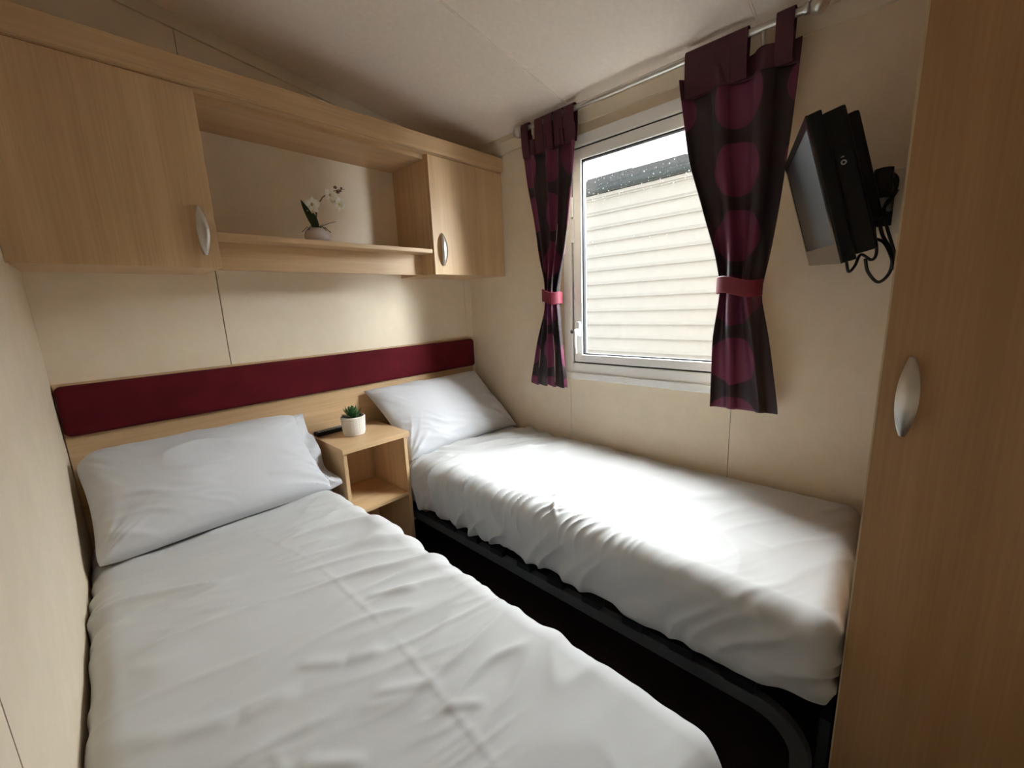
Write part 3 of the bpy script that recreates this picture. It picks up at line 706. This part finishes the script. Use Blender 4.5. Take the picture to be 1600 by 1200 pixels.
# local axes: x along the width from the room side, y towards the viewer in bed, z up
def tvp(q, name, mat, parent=t): return q.xform(TVM).build(name, mat, parent)
tvp(box(0, TW, -0.030, -0.004, -TH, 0, bev=0.003), 'front_case', black_m)
q = MB(); q.box(0, TW, -0.004, 0, -0.022, 0).box(0, TW, -0.004, 0, -TH, -TH + 0.048).box(0, 0.020, -0.004, 0, -TH + 0.048, -0.022).box(TW - 0.020, TW, -0.004, 0, -TH + 0.048, -0.022)
bez = plain('gloss_bezel', (0.03, 0.028, 0.027), 0.12, noise=0.05)
tvp(q, 'bezel', bez)
scr = plain('dark_screen', (0.02, 0.021, 0.022), 0.38, noise=0.02)
tvp(box(0.020, TW - 0.020, -0.005, -0.002, -TH + 0.048, -0.022), 'screen', scr)
tvp(box(0.012, TW - 0.012, -0.074, -0.030, -TH + 0.010, -0.008, bev=0.006), 'rear_case', black_m)
tvp(box(0.030, TW - 0.030, -0.098, -0.072, -TH + 0.07, -0.026, bev=0.008), 'rear_hump', black_m)
lbl = plain('silver_print', (0.45, 0.42, 0.38), 0.4)
q = MB()
n = 16
vs = []; fs = []
for i in range(n):
    a = 2 * math.pi * i / n
    for rr in (0.0028, 0.0055): vs += [(0.0115, -0.048 + rr * math.cos(a), -0.125 + rr * math.sin(a)), (0.0125, -0.048 + rr * math.cos(a), -0.125 + rr * math.sin(a))]
for i in range(n):
    a, b_ = i * 4, ((i + 1) % n) * 4; fs += [(a, b_, b_ + 2, a + 2), (a + 1, a + 3, b_ + 3, b_ + 1), (a + 2, b_ + 2, b_ + 3, a + 3), (a, a + 1, b_ + 1, b_)]
q.add(vs, fs).box(0.0115, 0.0125, -0.051, -0.045, -0.114, -0.112)
tvp(q, 'side_mark', lbl)
tvp(box(0.225, 0.30, -0.108, -0.096, -0.24, -0.12, bev=0.002), 'mount_plate', black_m)
# arm
box(XR - 0.022, XR - 0.012, 0.055, 0.115, 0.19, 0.33, bev=0.002).build('wall_plate', black_m, t)
box(1.60, XR - 0.02, 0.070, 0.098, 0.225, 0.295, bev=0.004).build('swivel_arm', black_m, t)
MB().tube([(1.60, 0.078, 0.205), (1.60, 0.078, 0.290)], 0.022, 16).build('pivot', black_m, t)
box(1.30, 1.60, 0.050, 0.082, 0.208, 0.262, bev=0.006).build('swivel_arm', black_m, t)
MB().tube([(1.315, 0.064, 0.202), (1.315, 0.064, 0.266)], 0.017, 16).build('pivot', black_m, t)
tag(box(XR - 0.012, XR, 0.03, 0.135, 0.165, 0.355, bev=0.003).build('backing_board', trim_m), 'pale backing board on the wall behind the television arm', 'board')
# cables
def cab(name, label, pts, r):
    cu = []; P_ = [Vector(p) for p in pts]
    P_ = [P_[0] * 2 - P_[1]] + P_ + [P_[-1] * 2 - P_[-2]]
    for i in range(1, len(P_) - 2):
        for k in range(8):
            s = k / 8; a, b_, c, d = P_[i - 1:i + 3]
            cu.append(0.5 * ((2 * b_) + (c - a) * s + (2 * a - 5 * b_ + 4 * c - d) * s * s + (3 * b_ - a - 3 * c + d) * s ** 3))
    cu.append(P_[-2])
    return tag(MB().tube(cu, r, 8).build(name, cable_m), label, 'cable', 'television cables')
cab('power_cable', 'black television cable hanging in the lowest loop', [(1.330, 0.080, 0.073), (1.330, 0.072, 0.041), (1.330, 0.051, 0.016), (1.330, 0.033, 0.038), (1.330, 0.034, 0.081), (1.330, 0.055, 0.126), (1.330, 0.062, 0.170), (1.330, 0.047, 0.199), (1.330, 0.038, 0.219)], 0.0035)
cab('aerial_cable', 'black television cable curling under the corner of the set', [(1.270, 0.111, 0.072), (1.270, 0.104, 0.043), (1.290, 0.095, 0.056), (1.330, 0.089, 0.083), (1.330, 0.068, 0.069), (1.330, 0.061, 0.088), (1.330, 0.071, 0.150), (1.330, 0.068, 0.213), (1.330, 0.059, 0.245)], 0.0032)
cab('signal_cable', 'black television cable coiled around the wall arm', [(1.330, 0.073, 0.119), (1.330, 0.051, 0.107), (1.300, 0.034, 0.072), (1.300, 0.027, 0.044), (1.300, 0.027, 0.072), (1.330, 0.050, 0.147), (1.330, 0.056, 0.187), (1.360, 0.043, 0.220), (1.360, 0.041, 0.247), (1.360, 0.054, 0.263), (1.360, 0.076, 0.260), (1.360, 0.075, 0.226)], 0.0032)

# ------------------------------------------------------------------ wardrobe
WX, WY = 1.10, 0.021
t = thing('wardrobe', 'tall wood effect wardrobe with steel handle at the right edge', 'wardrobe', (1.44, -0.3, FL))
zt = ceil_z(XR) - 0.002
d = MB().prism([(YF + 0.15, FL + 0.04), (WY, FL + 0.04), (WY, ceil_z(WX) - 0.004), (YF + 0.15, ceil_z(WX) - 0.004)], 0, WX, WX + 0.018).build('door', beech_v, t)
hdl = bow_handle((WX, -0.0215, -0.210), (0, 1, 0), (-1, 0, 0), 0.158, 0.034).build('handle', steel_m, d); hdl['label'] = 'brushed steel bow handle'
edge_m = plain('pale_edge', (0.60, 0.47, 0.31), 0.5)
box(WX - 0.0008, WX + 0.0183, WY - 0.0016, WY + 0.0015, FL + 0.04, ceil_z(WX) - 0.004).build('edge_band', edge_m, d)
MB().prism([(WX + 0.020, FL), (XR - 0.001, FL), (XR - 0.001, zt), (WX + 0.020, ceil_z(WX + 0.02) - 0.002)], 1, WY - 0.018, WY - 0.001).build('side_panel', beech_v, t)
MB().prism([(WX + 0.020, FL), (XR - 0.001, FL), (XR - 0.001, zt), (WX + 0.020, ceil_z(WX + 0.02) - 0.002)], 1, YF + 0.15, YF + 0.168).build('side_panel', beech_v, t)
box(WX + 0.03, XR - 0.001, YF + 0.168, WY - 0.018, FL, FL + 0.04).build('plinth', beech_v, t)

# ------------------------------------------------------------------ small things
# succulent
pc = (0.838, 1.852, TZ)
t = thing('potted_succulent', 'green succulent in a white woven texture pot on bedside table', 'potted plant', pc)
n, kz = 112, 40; vs = []; fs = []
for k in range(kz + 1):
    h = 0.090 * k / kz; r = 0.047 + 0.006 * k / kz
    if k < 2: r -= 0.004 * (2 - k) / 2
    row = (h - 0.014) / 0.0068
    for j in range(n):
        a = 2 * math.pi * j / n; b_ = 0
        if 0.014 < h < 0.088:
            b_ = 0.0036 * abs(math.sin(row * math.pi)) ** 0.6 * (0.35 + 0.65 * abs(math.cos(a * 22 + (math.pi / 2 if int(row) % 2 else 0))) ** 0.7)
        vs.append((pc[0] + (r + b_) * math.cos(a), pc[1] + (r + b_) * math.sin(a), pc[2] + h))
nn_ = (kz + 1) * n
for k, (r, h) in enumerate(((0.049, 0.090), (0.048, 0.074))):
    vs += [(pc[0] + r * math.cos(2 * math.pi * j / n), pc[1] + r * math.sin(2 * math.pi * j / n), pc[2] + h) for j in range(n)]
for k in range(kz + 2): fs += [(k * n + j, k * n + (j + 1) % n, (k + 1) * n + (j + 1) % n, (k + 1) * n + j) for j in range(n)]
fs.append(tuple(range(n - 1, -1, -1)))
pot_m = plain('white_ceramic', (0.74, 0.71, 0.65), 0.5, noise=0.03)
q = MB().add(vs, fs); q.smooth = True; q.build('pot', pot_m, t)
soil_m = plain('dark_soil', (0.025, 0.018, 0.012), 0.9, noise=0.5, nscale=200)
MB().lathe([(0.010, 0.072), (0.0478, 0.073), (0.0478, 0.076), (0.02, 0.079)], pc, 24).build('soil', soil_m, t)
leaf_m = plain('succulent_green', (0.055, 0.155, 0.045), 0.4, noise=0.35, nscale=60)
def leaf(base, az, el, L, W, th, bend=0.0, n=8):
    """pointed fleshy leaf as a closed mesh"""
    q = MB(); d = Vector((math.cos(az), math.sin(az), 0)); s = Vector((-math.sin(az), math.cos(az), 0)); b0 = Vector(base); vs = []; fs = []
    p = b0.copy()
    for i in range(n + 1):
        t_ = i / n; e = el + bend * t_; dr = d * math.cos(e) + Vector((0, 0, 1)) * math.sin(e); nr = Vector((0, 0, 1)) * math.cos(e) - d * math.sin(e)
        w = W * max(0.02, (math.sin(math.pi * min(1, 0.18 + t_ * 0.82)) ** 0.75)); tt = th * (1 - 0.8 * t_)
        vs += [p - s * w / 2 + nr * (tt * 0.6), p - nr * tt / 2, p + s * w / 2 + nr * (tt * 0.6), p + nr * tt * 0.3]
        p = p + dr * (L / n)
    for i in range(n): fs += [(i * 4 + j, i * 4 + (j + 1) % 4, i * 4 + 4 + (j + 1) % 4, i * 4 + 4 + j) for j in range(4)]
    fs += [(3, 2, 1, 0), tuple(range(4 * n, 4 * n + 4))]
    q.add(vs, fs); q.smooth = True; return q
rng = random.Random(2)
for ring_, cnt, el, L in ((0, 11, 0.25, 0.050), (1, 9, 0.65, 0.050), (2, 7, 1.05, 0.048), (3, 4, 1.35, 0.040)):
    for i in range(cnt):
        az = 2 * math.pi * i / cnt + ring_ * 0.4 + rng.uniform(-0.15, 0.15)
        leaf((pc[0] + 0.006 * math.cos(az), pc[1] + 0.006 * math.sin(az), pc[2] + 0.080 + ring_ * 0.006), az, el + rng.uniform(-0.1, 0.1), L * rng.uniform(0.9, 1.15), 0.019, 0.005, 0.3).build('leaf', leaf_m, t)
# remote control
t = thing('remote_control', 'black remote control lying against the headboard on bedside table', 'remote', (0.79, 1.975, TZ))
RM = Matrix.Translation((0.790, 1.972, TZ)) @ Matrix.Rotation(math.radians(3), 4, 'Z')
box(-0.088, 0.088, -0.022, 0.022, 0.001, 0.020, bev=0.004).xform(RM).build('body', black_m, t)
btn_m = plain('grey_button', (0.42, 0.42, 0.42), 0.5); bm_ = None
for i in range(11):
    for j in range(3):
        x, y = -0.072 + i * 0.0142, -0.013 + j * 0.013
        box(x - 0.0045, x + 0.0045, y - 0.004, y + 0.004, 0.0195, 0.022, bev=0.001).xform(RM).build('button', btn_m, t)
# orchid on the shelf
oc = (0.775, 1.845, 0.285)
t = thing('potted_orchid', 'white orchid in a small round glazed pot on display shelf', 'potted plant', oc)
glaze = plain('glazed_pot', (0.62, 0.56, 0.55), 0.12, noise=0.04)
MB().lathe([(0.030, 0.0), (0.040, 0.006), (0.048, 0.020), (0.050, 0.034), (0.046, 0.050), (0.036, 0.061), (0.030, 0.064), (0.029, 0.060), (0.026, 0.055)], oc, 36).build('pot', glaze, t)
orc = plain('orchid_leaf', (0.02, 0.06, 0.022), 0.35, noise=0.25, nscale=40); stem_m = plain('orchid_stem', (0.075, 0.075, 0.03), 0.5, noise=0.2)
bud_m = plain('orchid_bud', (0.13, 0.07, 0.045), 0.5); petal_m = plain('orchid_petal', (0.80, 0.77, 0.66), 0.55, noise=0.05); lip_m = plain('orchid_lip', (0.62, 0.56, 0.25), 0.5)
ob = (oc[0], oc[1], oc[2] + 0.058)
def wleaf(L, W, az, el, bend): return leaf(ob, az, el, L, W, 0.003, bend, 10)
wleaf(0.125, 0.042, math.radians(196), 1.14, -0.12).build('leaf', orc, t)
wleaf(0.070, 0.028, math.radians(230), 1.35, -0.1).build('leaf', orc, t)
wleaf(0.060, 0.014, math.radians(30), 0.7, -0.3).build('leaf', orc, t)
wleaf(0.095, 0.018, math.radians(-10), 0.65, -0.45).build('leaf', orc, t)
for az in (20, 75, 150, 215, 290, 340):
    a = math.radians(az); MB().tube([(ob[0] + 0.012 * math.cos(a), ob[1] + 0.012 * math.sin(a), ob[2]), (ob[0] + 0.035 * math.cos(a), ob[1] + 0.035 * math.sin(a), ob[2] + 0.012), (ob[0] + 0.056 * math.cos(a), ob[1] + 0.056 * math.sin(a), ob[2] - 0.008)], 0.0016, 6).build('root', stem_m, t)
st = [(ob[0], ob[1], ob[2]), (0.782, 1.845, 0.40), (0.792, 1.842, 0.445), (0.815, 1.838, 0.478), (0.845, 1.834, 0.500), (0.880, 1.832, 0.516), (0.915, 1.832, 0.524)]
MB().tube(st, 0.002, 8, radii=[0.0026, 0.0024, 0.0022, 0.002, 0.0017, 0.0014, 0.0008]).build('stem', stem_m, t)
MB().tube([(0.782, 1.845, 0.40), (0.776, 1.838, 0.425), (0.765, 1.832, 0.440)], 0.0016, 8).build('stem', stem_m, t)
MB().tube([(0.830, 1.836, 0.490), (0.850, 1.828, 0.472), (0.868, 1.822, 0.460)], 0.0014, 8).build('stem', stem_m, t)
def flower(c, R, face, spin=0.0):
    f_ = Vector(face).normalized(); a = f_.cross(Vector((0, 0, 1))).normalized(); b_ = a.cross(f_); c = Vector(c)
    fl_ = None
    for i in range(5):
        an = spin + math.radians(90 + 72 * i); dr = a * math.cos(an) + b_ * math.sin(an); sd = f_.cross(dr); W = R * (0.95 if i in (1, 4) else 0.66); n = 7; vs = []; fs = []
        for k in range(n + 1):
            s = k / n; w = W * math.sin(math.pi * min(1, 0.10 + 0.88 * s)) ** 0.7; cen = c + dr * (R * s) + f_ * (R * 0.28 * math.sin(s * 2.4))
            for j in range(5): g = -1 + j / 2; vs.append(cen + sd * (g * w / 2) - f_ * (R * 0.10 * g * g))
            for j in range(5): g = 1 - j / 2; vs.append(cen + sd * (g * w / 2) - f_ * (R * 0.10 * g * g + 0.0008))
        for k in range(n): fs += [(k * 10 + j, k * 10 + (j + 1) % 10, k * 10 + 10 + (j + 1) % 10, k * 10 + 10 + j) for j in range(10)]
        fs += [tuple(range(10)), tuple(range(n * 10 + 9, n * 10 - 1, -1))]
        q = MB().add(vs, fs); q.smooth = True
        o = q.build('petal', petal_m, t)
    bm = bmesh.new(); bmesh.ops.create_icosphere(bm, subdivisions=2, radius=R * 0.20)
    q = MB().add([c + f_ * (R * 0.2) + v.co for v in bm.verts], [tuple(v.index for v in fc.verts) for fc in bm.faces]); bm.free(); q.smooth = True; q.build('flower_lip', lip_m, t)
flower((0.762, 1.828, 0.440), 0.034, (-0.15, -1, -0.15)); flower((0.842, 1.828, 0.488), 0.032, (0.1, -1, -0.1), 0.3); flower((0.872, 1.818, 0.456), 0.032, (0.35, -1, -0.45), 0.6)
for p, r in (((0.872, 1.832, 0.525), 0.008), ((0.880, 1.830, 0.507), 0.008), ((0.893, 1.831, 0.514), 0.0055), ((0.899, 1.832, 0.526), 0.0055)):
    bm = bmesh.new(); bmesh.ops.create_icosphere(bm, subdivisions=2, radius=r)
    q = MB().add([(p[0] + v.co.x, p[1] + v.co.y * 0.8, p[2] + v.co.z * 0.85) for v in bm.verts], [tuple(v.index for v in fc.verts) for fc in bm.faces]); bm.free(); q.smooth = True; q.build('bud', bud_m, t)
bpy.context.view_layer.update()
